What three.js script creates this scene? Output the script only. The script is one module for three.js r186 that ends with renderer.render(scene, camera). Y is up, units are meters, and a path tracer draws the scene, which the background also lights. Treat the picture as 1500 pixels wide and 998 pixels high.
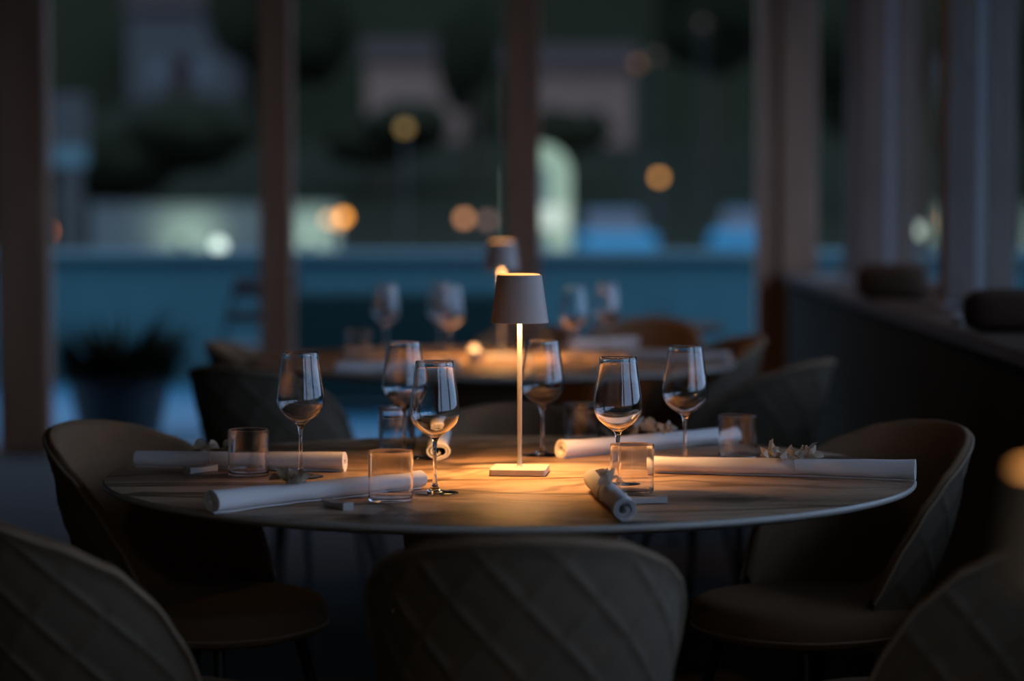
import * as THREE from 'three';
import { RoundedBoxGeometry } from 'three/addons/geometries/RoundedBoxGeometry.js';
import { RectAreaLightUniformsLib } from 'three/addons/lights/RectAreaLightUniformsLib.js';
import { mergeGeometries, mergeVertices } from 'three/addons/utils/BufferGeometryUtils.js';

RectAreaLightUniformsLib.init();
const scene = new THREE.Scene();

// ---------------------------------------------------------------- camera, sky, exposure
const camera = new THREE.PerspectiveCamera(15.362, 1500 / 998, 0.1, 500);
camera.filmGauge = 35;
camera.position.set(0, 1.285, 0);
camera.rotation.order = 'YXZ';
camera.rotation.set(-0.05831, 0.01054, 0);
camera.focus = 4.62;
camera.userData.fStop = 1.6;
camera.updateProjectionMatrix();
scene.add(camera);

const SKY = new THREE.Color().setRGB(0.95, 1.4, 2.25);
scene.background = SKY;                                   // an even blue-hour sky
const renderer = new THREE.WebGLRenderer({ antialias: true });
renderer.toneMapping = THREE.LinearToneMapping;
renderer.toneMappingExposure = 1.0;
renderer.shadowMap.enabled = true;
const LED = new THREE.Color().setRGB(1.0, 0.49, 0.16);    // warm table lamps
const LAMP_POWER = 660, CEILING_POWER = 75, BACK_POWER = 115;

const WARM = new THREE.Color().setRGB(1.0, 0.82, 0.54);   // ceiling panels
// ---------------------------------------------------------------- helpers
let seed = 7;
const rnd = () => { seed = (seed * 1664525 + 1013904223) >>> 0; return seed / 4294967296; };
const rr = (a, b) => a + (b - a) * rnd();
const lin = (r, g, b) => new THREE.Color().setRGB(r, g, b);
const V2 = (x, y) => new THREE.Vector2(x, y), V3 = (x, y, z) => new THREE.Vector3(x, y, z);

const used = {};
function numbered(n) { const k = used[n] = (used[n] ?? -1) + 1; return k ? n + '_' + String(k).padStart(3, '0') : n; }
function tag(o, label, category, group, kind) {
  if (label) o.userData.label = label;
  if (category) o.userData.category = category;
  if (group) o.userData.group = group;
  if (kind) o.userData.kind = kind;
  return o;
}
function thing(name, label, category, [x, y, z] = [0, 0, 0], turn = 0, group) {
  const o = new THREE.Group();
  o.name = numbered(name); o.position.set(x, y, z); o.rotation.y = turn;
  scene.add(o);
  return tag(o, label, category, group);
}
function part(name, geo, mat, parent, label) {
  const m = new THREE.Mesh(geo, mat);
  m.name = name; m.castShadow = m.receiveShadow = true;
  if (label) m.userData.label = label;
  parent.add(m);
  return m;
}
function solo(name, label, category, geo, mat, [x, y, z] = [0, 0, 0], turn = 0, group) {
  const m = part(numbered(name), geo, mat, scene);
  m.position.set(x, y, z); m.rotation.y = turn;
  return tag(m, label, category, group);
}
function struct(name, geo, mat) {
  const m = part(name, geo, mat, scene);
  m.userData.kind = 'structure';
  return m;
}
function structGroup(name) { const g = new THREE.Group(); g.name = name; g.userData.kind = 'structure'; scene.add(g); return g; }
function copyOf(root, label, [x, y, z], turn = 0, group) {
  const c = root.clone();
  c.name = numbered(root.name.replace(/_\d{3}$/, ''));
  c.userData = { ...root.userData, label };
  if (group) c.userData.group = group;
  c.position.set(x, y, z); c.rotation.y = turn;
  scene.add(c);
  return c;
}
// box from corner to corner, uv in metres
function bx(x0, x1, y0, y1, z0, z1, bevel = 0) {
  const w = x1 - x0, h = y1 - y0, d = z1 - z0;
  const g = bevel ? new RoundedBoxGeometry(w, h, d, 2, bevel) : new THREE.BoxGeometry(w, h, d);
  const p = g.attributes.position, n = g.attributes.normal, uv = g.attributes.uv;
  for (let i = 0; i < p.count; i++) {
    const ax = Math.abs(n.getX(i)), ay = Math.abs(n.getY(i)), az = Math.abs(n.getZ(i));
    if (ay >= ax && ay >= az) uv.setXY(i, p.getX(i), p.getZ(i));
    else if (ax >= az) uv.setXY(i, p.getZ(i), p.getY(i));
    else uv.setXY(i, p.getX(i), p.getY(i));
  }
  return g.translate((x0 + x1) / 2, (y0 + y1) / 2, (z0 + z1) / 2);
}
function merge(list) { return mergeGeometries(list.map((g) => (g.index ? g.toNonIndexed() : g)), false); }
function taper(a, b, ra, rb, seg = 14) {                  // tapered round bar from a to b
  const d = b.clone().sub(a), g = new THREE.CylinderGeometry(rb, ra, d.length(), seg, 1);
  g.applyQuaternion(new THREE.Quaternion().setFromUnitVectors(V3(0, 1, 0), d.clone().normalize()));
  return g.translate((a.x + b.x) / 2, (a.y + b.y) / 2, (a.z + b.z) / 2);
}
// lathe built in ranges of one smooth profile, so that the parts join without a seam
function spline(list, per) {
  const c = new THREE.CatmullRomCurve3(list.map(([x, y]) => V3(x, y, 0)), false, 'centripetal');
  return c.getPoints(per * (list.length - 1)).map((p) => V2(Math.max(0, p.x), p.y));
}
function latheRange(pts, i0, i1, seg = 56) {
  const nrm = pts.map((p, i) => { const a = pts[Math.max(0, i - 1)], b = pts[Math.min(pts.length - 1, i + 1)]; const t = V2(b.x - a.x, b.y - a.y).normalize(); return V2(t.y, -t.x); });
  const pos = [], nor = [], uv = [], idx = [];
  for (let i = i0; i <= i1; i++) for (let j = 0; j <= seg; j++) {
    const a = (j / seg) * Math.PI * 2, s = Math.sin(a), c = Math.cos(a);
    pos.push(pts[i].x * s, pts[i].y, pts[i].x * c); nor.push(nrm[i].x * s, nrm[i].y, nrm[i].x * c); uv.push(j / seg, i / pts.length);
  }
  for (let i = 0; i < i1 - i0; i++) for (let j = 0; j < seg; j++) {
    const a = i * (seg + 1) + j, b = a + 1, c = a + seg + 1, d = c + 1;
    idx.push(a, b, d, a, d, c);
  }
  const g = new THREE.BufferGeometry();
  g.setAttribute('position', new THREE.Float32BufferAttribute(pos, 3));
  g.setAttribute('normal', new THREE.Float32BufferAttribute(nor, 3));
  g.setAttribute('uv', new THREE.Float32BufferAttribute(uv, 2));
  g.setIndex(idx);
  return g;
}
const latheAll = (pts, seg) => latheRange(pts, 0, pts.length - 1, seg);
function gridGeo(nu, nv, f) {                             // f(u, v) -> Vector3, u and v in 0..1
  const pos = [], uv = [], idx = [];
  for (let i = 0; i <= nv; i++) for (let j = 0; j <= nu; j++) { const p = f(j / nu, i / nv); pos.push(p.x, p.y, p.z); uv.push(j / nu, i / nv); }
  for (let i = 0; i < nv; i++) for (let j = 0; j < nu; j++) { const a = i * (nu + 1) + j, b = a + 1, c = a + nu + 1, d = c + 1; idx.push(a, b, d, a, d, c); }
  const g = new THREE.BufferGeometry();
  g.setAttribute('position', new THREE.Float32BufferAttribute(pos, 3));
  g.setAttribute('uv', new THREE.Float32BufferAttribute(uv, 2));
  g.setIndex(idx);
  g.computeVertexNormals();
  return g;
}

// ---------------------------------------------------------------- noise and textures
const hash = (x, y, s) => { let h = Math.imul(x, 374761393) ^ Math.imul(y, 668265263) ^ Math.imul(s, 2147483647 - 58); h = Math.imul(h ^ (h >>> 13), 1274126177); return ((h ^ (h >>> 16)) >>> 0) / 4294967295; };
function vnoise(x, y, s) {
  const ix = Math.floor(x), iy = Math.floor(y), fx = x - ix, fy = y - iy, u = fx * fx * (3 - 2 * fx), v = fy * fy * (3 - 2 * fy);
  const a = hash(ix, iy, s), b = hash(ix + 1, iy, s), c = hash(ix, iy + 1, s), d = hash(ix + 1, iy + 1, s);
  return a + (b - a) * u + (c - a) * v + (a - b - c + d) * u * v;
}
function fbm(x, y, s, oct = 4) { let t = 0, a = 0.5, n = 0; for (let i = 0; i < oct; i++) { t += a * vnoise(x, y, s + i * 17); n += a; x *= 2.03; y *= 2.03; a *= 0.5; } return t / n; }
function texture(w, h, f, { srgb = true, repeat = [1, 1] } = {}) {
  const d = new Uint8Array(w * h * 4);
  for (let y = 0; y < h; y++) for (let x = 0; x < w; x++) {
    const c = f(x / w, y / h), o = (y * w + x) * 4;
    for (let k = 0; k < 3; k++) d[o + k] = Math.max(0, Math.min(255, 255 * (srgb ? Math.pow(Math.max(0, c[k]), 1 / 2.2) : c[k])));
    d[o + 3] = 255;
  }
  const t = new THREE.DataTexture(d, w, h);
  t.magFilter = THREE.LinearFilter; t.minFilter = THREE.LinearMipmapLinearFilter; t.generateMipmaps = true;
  t.wrapS = t.wrapT = THREE.RepeatWrapping; t.repeat.set(...repeat);
  if (srgb) t.colorSpace = THREE.SRGBColorSpace;
  t.needsUpdate = true;
  return t;
}
const mixc = (a, b, t) => [a[0] + (b[0] - a[0]) * t, a[1] + (b[1] - a[1]) * t, a[2] + (b[2] - a[2]) * t];
const sstep = (a, b, x) => { const t = Math.min(1, Math.max(0, (x - a) / (b - a))); return t * t * (3 - 2 * t); };

// veined cream stone: thin dark brown veins that run roughly along x, a few dark clouds
const marbleMap = texture(1280, 1280, (u, v) => {
  const x = u * 1.6, y = v * 1.6;
  const wx = fbm(x * 2.2, y * 2.2, 3, 4) - 0.5, wy = fbm(x * 2.2 + 9, y * 2.2 + 4, 11, 4) - 0.5;
  const px = x + wx * 0.7, py = y + wy * 0.55 + 0.16 * x;
  let c = mixc([0.36, 0.225, 0.135], [0.59, 0.42, 0.29], sstep(0.3, 0.7, fbm(px * 3, py * 5, 21, 4)));
  const ridge = (a, b, sd, oct) => Math.abs(fbm(a, b, sd, oct) - 0.5) * 2;
  const gate = sstep(0.47, 0.6, fbm(px * 1.7 + 3, py * 1.9, 61, 3)), fine = fbm(x * 30, y * 60, 71, 2), soft = 0.5 + 0.5 * fine;
  const streak = ridge(px * 1.5, py * 5.2, 31, 3), hair = ridge(px * 2.3 + 5, py * 10, 41, 3), cloud = ridge(px * 2.2 + 2, py * 3.4 + 8, 57, 5);
  c = mixc(c, [0.075, 0.036, 0.014], (1 - sstep(0.035, 0.13, streak)) * (0.75 + 0.25 * fine) * (0.55 + 0.45 * sstep(0.35, 0.55, fbm(px * 2, py * 2, 91, 2))));
  c = mixc(c, [0.14, 0.075, 0.035], 0.95 * (1 - sstep(0.03, 0.13, hair)) * (0.7 + 0.3 * fine) * (0.45 + 0.55 * gate));
  for (let k = 0; k < 11; k++) {                          // crisp single veins that wander across the slab
    const h = hash(k, 7, 3), m = y - (0.07 + k * 0.138 + (h - 0.5) * 0.12) - (h - 0.5) * 0.35 * (x - 0.8) - 0.16 * (fbm(x * 2.1 + k * 5.3, k * 1.7, 301, 3) - 0.5);
    const w = 0.016 * sstep(0.4, 0.62, fbm(x * 3.1 + k * 3.7, k * 2.9, 331, 2)) + 0.002;
    c = mixc(c, [0.07, 0.033, 0.013], 0.9 * (1 - sstep(w * 0.35, w, Math.abs(m))) * (0.55 + 0.45 * fine));
  }
  const near = (a, b, r, q) => Math.exp(-(((x - 0.8 - a) / r) ** 2) - ((y - 0.8 - b) / q) ** 2);
  const patch = Math.min(1, near(-0.44, 0.02, 0.2, 0.12) + near(-0.05, 0.62, 0.16, 0.07) + near(0.4, 0.4, 0.22, 0.05) + near(0.42, -0.22, 0.2, 0.06));
  c = mixc(c, [0.03, 0.016, 0.009], patch * (1 - sstep(0.1, 0.42, cloud)) * (0.6 + 0.4 * fine));
  c = mixc(c, [0.035, 0.02, 0.012], (1 - sstep(0.06, 0.3, cloud)) * gate * (0.7 + 0.3 * fine));
  return c;
});
function woodMap(light, dark, s) {
  return texture(512, 512, (u, v) => {
    const g = fbm(u * 22 + fbm(u * 3, v * 2, s, 3) * 3, v * 2.2, s + 5, 4), f = fbm(u * 150, v * 7, s + 9, 2);
    return mixc(light, dark, 0.65 * sstep(0.35, 0.75, g) + 0.35 * f);
  });
}
const frameWood = woodMap([0.42, 0.26, 0.175], [0.27, 0.16, 0.105], 5), sideWood = woodMap([0.21, 0.16, 0.13], [0.13, 0.1, 0.08], 45), ledgeWood = woodMap([0.12, 0.075, 0.045], [0.06, 0.036, 0.022], 25);
const plasterMap = texture(512, 512, (u, v) => { const n = fbm(u * 6, v * 6, 81, 5), f = fbm(u * 90, v * 90, 85, 2); return mixc([0.82, 0.82, 0.82], [1, 1, 1], 0.7 * n + 0.3 * f); });
const grainBump = texture(512, 512, (u, v) => { const f = 0.5 * fbm(u * 120, v * 120, 95, 2) + 0.5 * fbm(u * 40, v * 40, 99, 2); return [f, f, f]; }, { srgb: false });
const weaveBump = texture(256, 256, (u, v) => { const f = 0.5 + 0.25 * Math.sin(u * 64 * Math.PI * 2) + 0.25 * Math.sin(v * 64 * Math.PI * 2); return [f, f, f]; }, { srgb: false });
const velvetMap = texture(512, 512, (u, v) => { const n = fbm(u * 9, v * 9, 121, 4), f = fbm(u * 130, v * 130, 125, 2); return mixc([0.74, 0.72, 0.7], [1, 1, 1], 0.55 * n + 0.45 * f); });
const floorMap = texture(512, 512, (u, v) => { const n = fbm(u * 5, v * 5, 141, 5), f = fbm(u * 70, v * 70, 145, 2); return mixc([0.014, 0.011, 0.007], [0.032, 0.025, 0.016], 0.65 * n + 0.35 * f); });
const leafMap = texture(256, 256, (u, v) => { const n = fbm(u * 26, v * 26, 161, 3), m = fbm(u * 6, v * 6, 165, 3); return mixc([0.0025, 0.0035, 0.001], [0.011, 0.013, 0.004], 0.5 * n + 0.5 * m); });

const M = {};
const std = (o) => new THREE.MeshStandardMaterial(o), phy = (o) => new THREE.MeshPhysicalMaterial(o);
M.marble = phy({ map: marbleMap, roughness: 0.42, specularIntensity: 0.22 });
M.stoneEdge = std({ color: lin(0.5, 0.46, 0.4), roughness: 0.4 });
M.pedestal = std({ color: lin(0.34, 0.22, 0.13), roughness: 0.6, bumpMap: grainBump, bumpScale: 0.0006 });
M.velvet = phy({ specularIntensity: 0.25, color: lin(0.27, 0.165, 0.095), map: velvetMap, roughness: 0.85, sheen: 0.25, sheenColor: lin(0.5, 0.36, 0.24), sheenRoughness: 0.5, bumpMap: grainBump, bumpScale: 0.0005 });
M.quilt = phy({ specularIntensity: 0.35, color: lin(0.2, 0.155, 0.11), map: velvetMap, roughness: 0.8, sheen: 0.2, sheenColor: lin(0.5, 0.42, 0.35), sheenRoughness: 0.5, bumpMap: grainBump, bumpScale: 0.0004 });
M.piping = phy({ specularIntensity: 0.4, color: lin(0.32, 0.22, 0.14), roughness: 0.75, sheen: 0.3, sheenColor: lin(0.5, 0.42, 0.32) });
M.blackMetal = std({ color: lin(0.02, 0.02, 0.02), metalness: 0.4, roughness: 0.45 });
M.lampMetal = phy({ color: lin(0.45, 0.43, 0.4), roughness: 0.5, bumpMap: grainBump, bumpScale: 0.0002 });
M.lampInner = std({ color: lin(0.85, 0.8, 0.72), roughness: 0.7 });
M.ledFace = std({ color: lin(0.9, 0.8, 0.6), emissive: LED, emissiveIntensity: 3 });
M.ledTop = std({ color: lin(0.8, 0.7, 0.5), emissive: lin(1.0, 0.4, 0.09), emissiveIntensity: 2.0, roughness: 0.6 });
M.glass = phy({ color: 0xffffff, roughness: 0.0, transmission: 1, thickness: 0.002, ior: 1.5 });
M.linen = phy({ specularIntensity: 0.3, color: lin(0.84, 0.8, 0.77), roughness: 0.92, bumpMap: weaveBump, bumpScale: 0.0003 });
M.petal = phy({ color: lin(0.62, 0.55, 0.44), roughness: 0.85, transmission: 0.3, thickness: 0, side: THREE.DoubleSide });
M.petalDry = phy({ color: lin(0.38, 0.3, 0.2), roughness: 0.85, transmission: 0.3, thickness: 0, side: THREE.DoubleSide });
M.twine = std({ color: lin(0.42, 0.34, 0.22), roughness: 0.9 });
M.restWood = std({ color: lin(0.46, 0.42, 0.38), roughness: 0.55, bumpMap: grainBump, bumpScale: 0.0002 });
M.frame = phy({ specularIntensity: 0.5, map: frameWood, roughness: 0.6 });
M.frameSide = phy({ specularIntensity: 0.4, map: sideWood, roughness: 0.6 });
M.framePale = std({ color: lin(0.42, 0.4, 0.4), map: plasterMap, roughness: 0.6 });
M.ledge = phy({ specularIntensity: 0.5, map: ledgeWood, roughness: 0.5 });
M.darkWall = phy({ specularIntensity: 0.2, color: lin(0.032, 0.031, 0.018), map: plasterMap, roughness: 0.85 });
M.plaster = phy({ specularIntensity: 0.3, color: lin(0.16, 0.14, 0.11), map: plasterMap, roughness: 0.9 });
M.floor = phy({ specularIntensity: 0.3, map: floorMap, roughness: 0.8 });
M.pane = phy({ color: 0xffffff, roughness: 0.0, transmission: 1, thickness: 0, ior: 1.45 });
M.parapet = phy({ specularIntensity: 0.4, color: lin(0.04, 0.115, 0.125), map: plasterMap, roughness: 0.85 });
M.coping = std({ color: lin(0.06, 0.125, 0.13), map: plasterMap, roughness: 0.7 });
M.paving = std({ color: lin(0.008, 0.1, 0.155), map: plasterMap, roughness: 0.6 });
M.ground = phy({ specularIntensity: 0.1, color: lin(0.01, 0.012, 0.009), map: plasterMap, roughness: 0.95 });
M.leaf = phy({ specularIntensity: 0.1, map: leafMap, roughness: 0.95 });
M.bark = phy({ specularIntensity: 0.1, color: lin(0.04, 0.03, 0.02), roughness: 0.95 });
M.houseWall = phy({ specularIntensity: 0.2, color: lin(0.2, 0.125, 0.09), map: plasterMap, roughness: 0.9 });
M.houseGrey = phy({ specularIntensity: 0.2, color: lin(0.06, 0.058, 0.053), map: plasterMap, roughness: 0.9 });
M.roof = phy({ specularIntensity: 0.2, color: lin(0.03, 0.02, 0.016), roughness: 0.9 });
M.darkGlass = std({ color: lin(0.01, 0.012, 0.015), roughness: 0.15 });
M.carBlue = phy({ color: lin(0.014, 0.145, 0.21), roughness: 0.5, specularIntensity: 0.3 });
M.rubber = phy({ specularIntensity: 0.2, color: lin(0.012, 0.012, 0.012), roughness: 0.9 });
M.whiteWall = std({ color: lin(0.09, 0.1, 0.09), map: plasterMap, roughness: 0.85 });
M.sofa = phy({ specularIntensity: 0.2, color: lin(0.012, 0.035, 0.034), map: velvetMap, roughness: 0.95 });
M.potBlue = std({ color: lin(0.012, 0.03, 0.038), map: plasterMap, roughness: 0.7 });
M.cushion = phy({ specularIntensity: 0.2, color: lin(0.09, 0.055, 0.035), map: velvetMap, roughness: 0.95 });
M.ceramic = std({ color: lin(0.7, 0.68, 0.66), roughness: 0.35 });

// ---------------------------------------------------------------- the room
const XR = 1.38, ZF = -12.5, ZB = 4, XL = -5.2, H = 2.8;
struct('floor', bx(XL - 0.2, 1.6, -0.2, 0, ZF - 0.02, ZB + 0.2), M.floor);
struct('ceiling', bx(XL - 0.2, 1.75, H, H + 0.25, ZF - 0.15, ZB + 0.2), M.plaster);
struct('wall_left', bx(XL - 0.2, XL, 0, H, ZF - 0.1, ZB + 0.2), M.plaster);
struct('wall_back', bx(XL, 1.6, 0, H, ZB, ZB + 0.2), M.plaster);
const WIN_END = 0.3;
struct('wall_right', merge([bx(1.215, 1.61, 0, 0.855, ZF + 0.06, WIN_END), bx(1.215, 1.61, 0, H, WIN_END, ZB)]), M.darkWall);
struct('trim_1', bx(1.19, 1.48, 0.856, 0.895, ZF + 0.06, WIN_END, 0.004), M.ledge);      // the ledge under the side windows
struct('trim_2', bx(1.36, 1.62, 2.55, H, ZF - 0.1, WIN_END), M.frame);                   // head beams
struct('trim_3', bx(XL, 1.36, 2.6, H, ZF - 0.1, ZF + 0.05), M.frame);
struct('baseboard_far', bx(XL, 1.215, 0.0, 0.02, ZF - 0.1, ZF + 0.05), M.frame);

struct('side_canopy', bx(1.75, 2.9, 2.6, 2.72, ZF - 0.15, ZB + 0.2), M.plaster);      // the veranda roof over the side terrace keeps the high sky off the tables
// posts of the far window wall
let trimNo = 4;
const farPosts = [[-5.1, 0.14], [-3.75, 0.14], [-2.55, 0.25], [-1.295, 0.15], [-0.075, 0.15]];
for (const [x, w] of farPosts) {
  const g = structGroup('trim_' + trimNo++);
  part('post', bx(x - w / 2, x + w / 2, 0.02, 2.6, ZF - 0.06, ZF + 0.06, 0.006), M.frame, g);
  part('glazing_bead', bx(x - w / 2 - 0.008, x - w / 2 + 0.01, 0.02, 2.6, ZF - 0.02, ZF + 0.03), M.frame, g);
  part('glazing_bead', bx(x + w / 2 - 0.01, x + w / 2 + 0.008, 0.02, 2.6, ZF - 0.02, ZF + 0.03), M.frame, g);
}
{ // corner post: two timbers with a dark groove
  const g = structGroup('trim_' + trimNo++);
  part('post', bx(1.075, 1.155, 0.02, 2.6, ZF - 0.06, ZF + 0.06, 0.006), M.frame, g);
  part('groove', bx(1.155, 1.19, 0.02, 2.6, ZF - 0.05, ZF + 0.005), M.frame, g);
  part('post', bx(1.19, 1.37, 0.02, 2.6, ZF - 0.06, ZF + 0.05, 0.006), M.frame, g);
}
const paneEdges = [-5.03, -3.82, -3.68, -2.675, -2.425, -1.37, -1.22, -0.15, 0, 1.075];
for (let i = 0; i < paneEdges.length; i += 2) {
  const w = paneEdges[i + 1] - paneEdges[i];
  const p = struct('window_' + (i / 2 + 1), new THREE.PlaneGeometry(w, 2.58), M.pane);
  p.position.set((paneEdges[i] + paneEdges[i + 1]) / 2, 1.31, ZF);
}
// posts and panes of the side windows, each post a post, a sash strip and an outer post
const sidePosts = [[-10.8, 0.65], [-8.57, 0.17], [-6.34, 0.17], [-4.1, 0.17], [-1.9, 0.17]];
for (const [z, t] of sidePosts) {
  const g = structGroup('trim_' + trimNo++);
  part('post', bx(XR, XR + 0.105, 0.895, 2.55, z - t, z, 0.006), M.frameSide, g);
  part('sash_strip', bx(XR + 0.105, XR + 0.14, 0.895, 2.55, z - t + 0.02, z - 0.02), M.framePale, g, 'pale sash strip');
  part('outer_post', bx(XR + 0.14, XR + 0.23, 0.86, 2.55, z - t, z, 0.006), M.frameSide, g);
  part('post_foot', bx(XR - 0.012, XR + 0.105, 0.895, 0.915, z - t - 0.01, z + 0.012, 0.004), M.framePale, g);
}
const sideEdges = [ZF + 0.05, ...sidePosts.flatMap(([z, t]) => [z - t, z]), WIN_END];
for (let i = 0; i < sideEdges.length; i += 2) {
  const w = sideEdges[i + 1] - sideEdges[i];
  const g = structGroup('window_' + (i / 2 + 6));
  const p = part('pane', new THREE.PlaneGeometry(w, 1.65), M.pane, g);
  p.rotation.y = -Math.PI / 2;
  p.position.set(XR + 0.122, 1.72, (sideEdges[i] + sideEdges[i + 1]) / 2);
  part('bottom_rail', bx(XR + 0.1, XR + 0.15, 0.895, 0.94, sideEdges[i], sideEdges[i + 1]), M.frameSide, g);
}

// ---------------------------------------------------------------- round tables
const TH = 0.75, TR = 0.768;
const table = thing('round_table', 'near round dining table with a veined stone top, set for six around the sharp lamp', 'table', [-0.055, 0, -4.8]);
{
  const pts = spline([[0.0, TH - 0.03], [0.5, TH - 0.03], [0.7, TH - 0.026], [0.752, TH - 0.016], [0.764, TH - 0.012]], 4).concat(spline([[0.767, TH - 0.009], [TR, TH - 0.006], [0.7665, TH - 0.002], [0.764, TH - 0.0003]], 4));
  part('table_edge', latheAll(pts, 160), M.stoneEdge, table, 'thin chamfered pale edge');
  const top = new THREE.CircleGeometry(0.764, 160).rotateX(-Math.PI / 2), p = top.attributes.position, uv = top.attributes.uv;
  for (let i = 0; i < p.count; i++) uv.setXY(i, (p.getX(i) + 0.8) / 1.6, (p.getZ(i) + 0.8) / 1.6);
  part('tabletop', top.translate(0, TH, 0), M.marble, table, 'veined brown and cream stone top');
  part('pedestal', latheAll(spline([[0.0, 0.0], [0.33, 0.0], [0.335, 0.012], [0.3, 0.03], [0.23, 0.06], [0.2, 0.15], [0.19, 0.35], [0.2, 0.6], [0.22, 0.7], [0.24, 0.72], [0.0, 0.72]], 5), 72), M.pedestal, table);
}
const table2 = copyOf(table, 'blurred round dining table behind, with a glowing lamp and set places', [-0.14, 0, -8.09], 2.1);

// ---------------------------------------------------------------- table lamps
const lampSquare = new THREE.Shape();
{
  const s = 0.052, r = 0.006;
  lampSquare.moveTo(-s + r, -s).lineTo(s - r, -s).quadraticCurveTo(s, -s, s, -s + r).lineTo(s, s - r).quadraticCurveTo(s, s, s - r, s).lineTo(-s + r, s).quadraticCurveTo(-s, s, -s, s - r).lineTo(-s, -s + r).quadraticCurveTo(-s, -s, -s + r, -s);
}
function makeLamp(label, at, turn) {
  const t = thing('table_lamp', label, 'lamp', at, turn);
  const foot = new THREE.ExtrudeGeometry(lampSquare, { depth: 0.009, bevelEnabled: true, bevelThickness: 0.0015, bevelSize: 0.0015, bevelSegments: 2, curveSegments: 5 }).rotateX(-Math.PI / 2).translate(0, 0.0025, 0);
  part('base', foot, M.lampMetal, t);
  part('base_pad', new THREE.CylinderGeometry(0.046, 0.046, 0.002, 40).translate(0, 0.001, 0), M.rubber, t, 'thin dark pad under the base');
  part('pole', latheAll(spline([[0.0, 0.0115], [0.009, 0.0125], [0.0062, 0.015], [0.0046, 0.021], [0.0045, 0.1], [0.0045, 0.25], [0.0045, 0.332]], 4), 28), M.lampMetal, t);
  // shade: outer skin, lower lip, white inner skin, upper lip
  const shade = part('shade', latheAll([V2(0.0545, 0.2895), V2(0.055, 0.289), V2(0.0553, 0.29), V2(0.0425, 0.3785), V2(0.042, 0.38), V2(0.0412, 0.3798), V2(0.041, 0.379)], 80), M.lampMetal, t);
  part('shade_lining', latheAll([V2(0.041, 0.379), V2(0.0545, 0.2895)], 80), M.lampInner, shade);
  const head = part('led_head', latheAll(spline([[0.0, 0.372], [0.036, 0.372], [0.037, 0.366], [0.037, 0.334], [0.035, 0.329], [0.0, 0.329]].reverse(), 3), 48), M.lampMetal, t);
  part('led_face', new THREE.CylinderGeometry(0.032, 0.032, 0.002, 48).translate(0, 0.328, 0), M.ledFace, head, 'glowing round face under the shade');
  part('top_diffuser', latheAll(spline([[0.0403, 0.3755], [0.0395, 0.379], [0.037, 0.3813], [0.028, 0.3823], [0.0, 0.3827]], 4), 60), M.ledTop, t, 'glowing cap in the mouth of the shade');
  const l = new THREE.RectAreaLight(LED, LAMP_POWER, 0.056, 0.056);
  l.name = 'lamp_light'; l.position.set(0, 0.326, 0); l.rotation.x = -Math.PI / 2;
  t.add(l);
  return t;
}
makeLamp('sharp slim table lamp with a tapered grey shade and square foot on the near table', [-0.036, TH, -4.8], -0.09);
makeLamp('blurred slim table lamp with a glowing cap on the table behind', [-0.119, TH, -8.12], 0.3);

// a recessed warm ceiling light, above the frame
for (const [x, z, label] of [[-0.1, -9.5, 'recessed warm ceiling light over the back of the room, above the frame']]) {
  const t = thing('ceiling_light', label, 'lamp', [x, H, z]);
  part('trim_ring', latheAll([V2(0.13, -0.001), V2(0.128, -0.008), V2(0.1, -0.006), V2(0.1, -0.001)].reverse(), 40), M.framePale, t);
  part('lamp_face', new THREE.CylinderGeometry(0.1, 0.1, 0.003, 40).translate(0, -0.003, 0), M.ledFace, t);
  const l = new THREE.RectAreaLight(LED, CEILING_POWER, 0.17, 0.17);
  l.name = 'ceiling_lamp_light'; l.position.y = -0.012; l.rotation.x = -Math.PI / 2;
  t.add(l);
}
// a lit ceiling panel in the part of the room behind the camera
for (const [x, z, label] of [[-0.16, 2.2, 'square warm ceiling panel behind the camera, over the room']]) {
  const t = thing('ceiling_panel', label, 'lamp', [x, H, z]);
  for (const [a, b, c, d] of [[-0.16, 0.16, 0.15, 0.16], [-0.16, 0.16, -0.16, -0.15], [0.15, 0.16, -0.149, 0.149], [-0.16, -0.15, -0.149, 0.149]]) part('trim_side', bx(a, b, -0.05, -0.001, c, d), M.framePale, t);
  part('lamp_face', bx(-0.148, 0.148, -0.01, -0.001, -0.148, 0.148), std({ color: lin(0.8, 0.7, 0.5), emissive: WARM, emissiveIntensity: 3 }), t);
  const l = new THREE.RectAreaLight(WARM, BACK_POWER, 0.28, 0.28);
  l.name = 'panel_lamp_light'; l.position.y = -0.0115; l.rotation.x = -Math.PI / 2;
  t.add(l);
}
// a low side table by the camera, whose lamp shows as a glow at the right edge
const sideTable = thing('side_table', 'small round side table under the amber lamp at the right edge', 'table', [0.4, 0, -1.95]);
part('tabletop', latheAll(spline([[0, 0.672], [0.2, 0.672], [0.212, 0.677], [0.214, 0.684], [0.21, 0.692], [0, 0.692]], 4), 72), M.ledge, sideTable);
part('pole', taper(V3(0, 0.01, 0), V3(0, 0.67, 0), 0.02, 0.02, 24), M.blackMetal, sideTable);
part('base', latheAll(spline([[0, 0], [0.17, 0], [0.172, 0.006], [0.03, 0.02], [0, 0.02]], 3), 48), M.blackMetal, sideTable);
makeLamp('nearest table lamp, only an amber glowing blur at the right edge', [0.41, 0.692, -1.95], 0.2);

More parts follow.
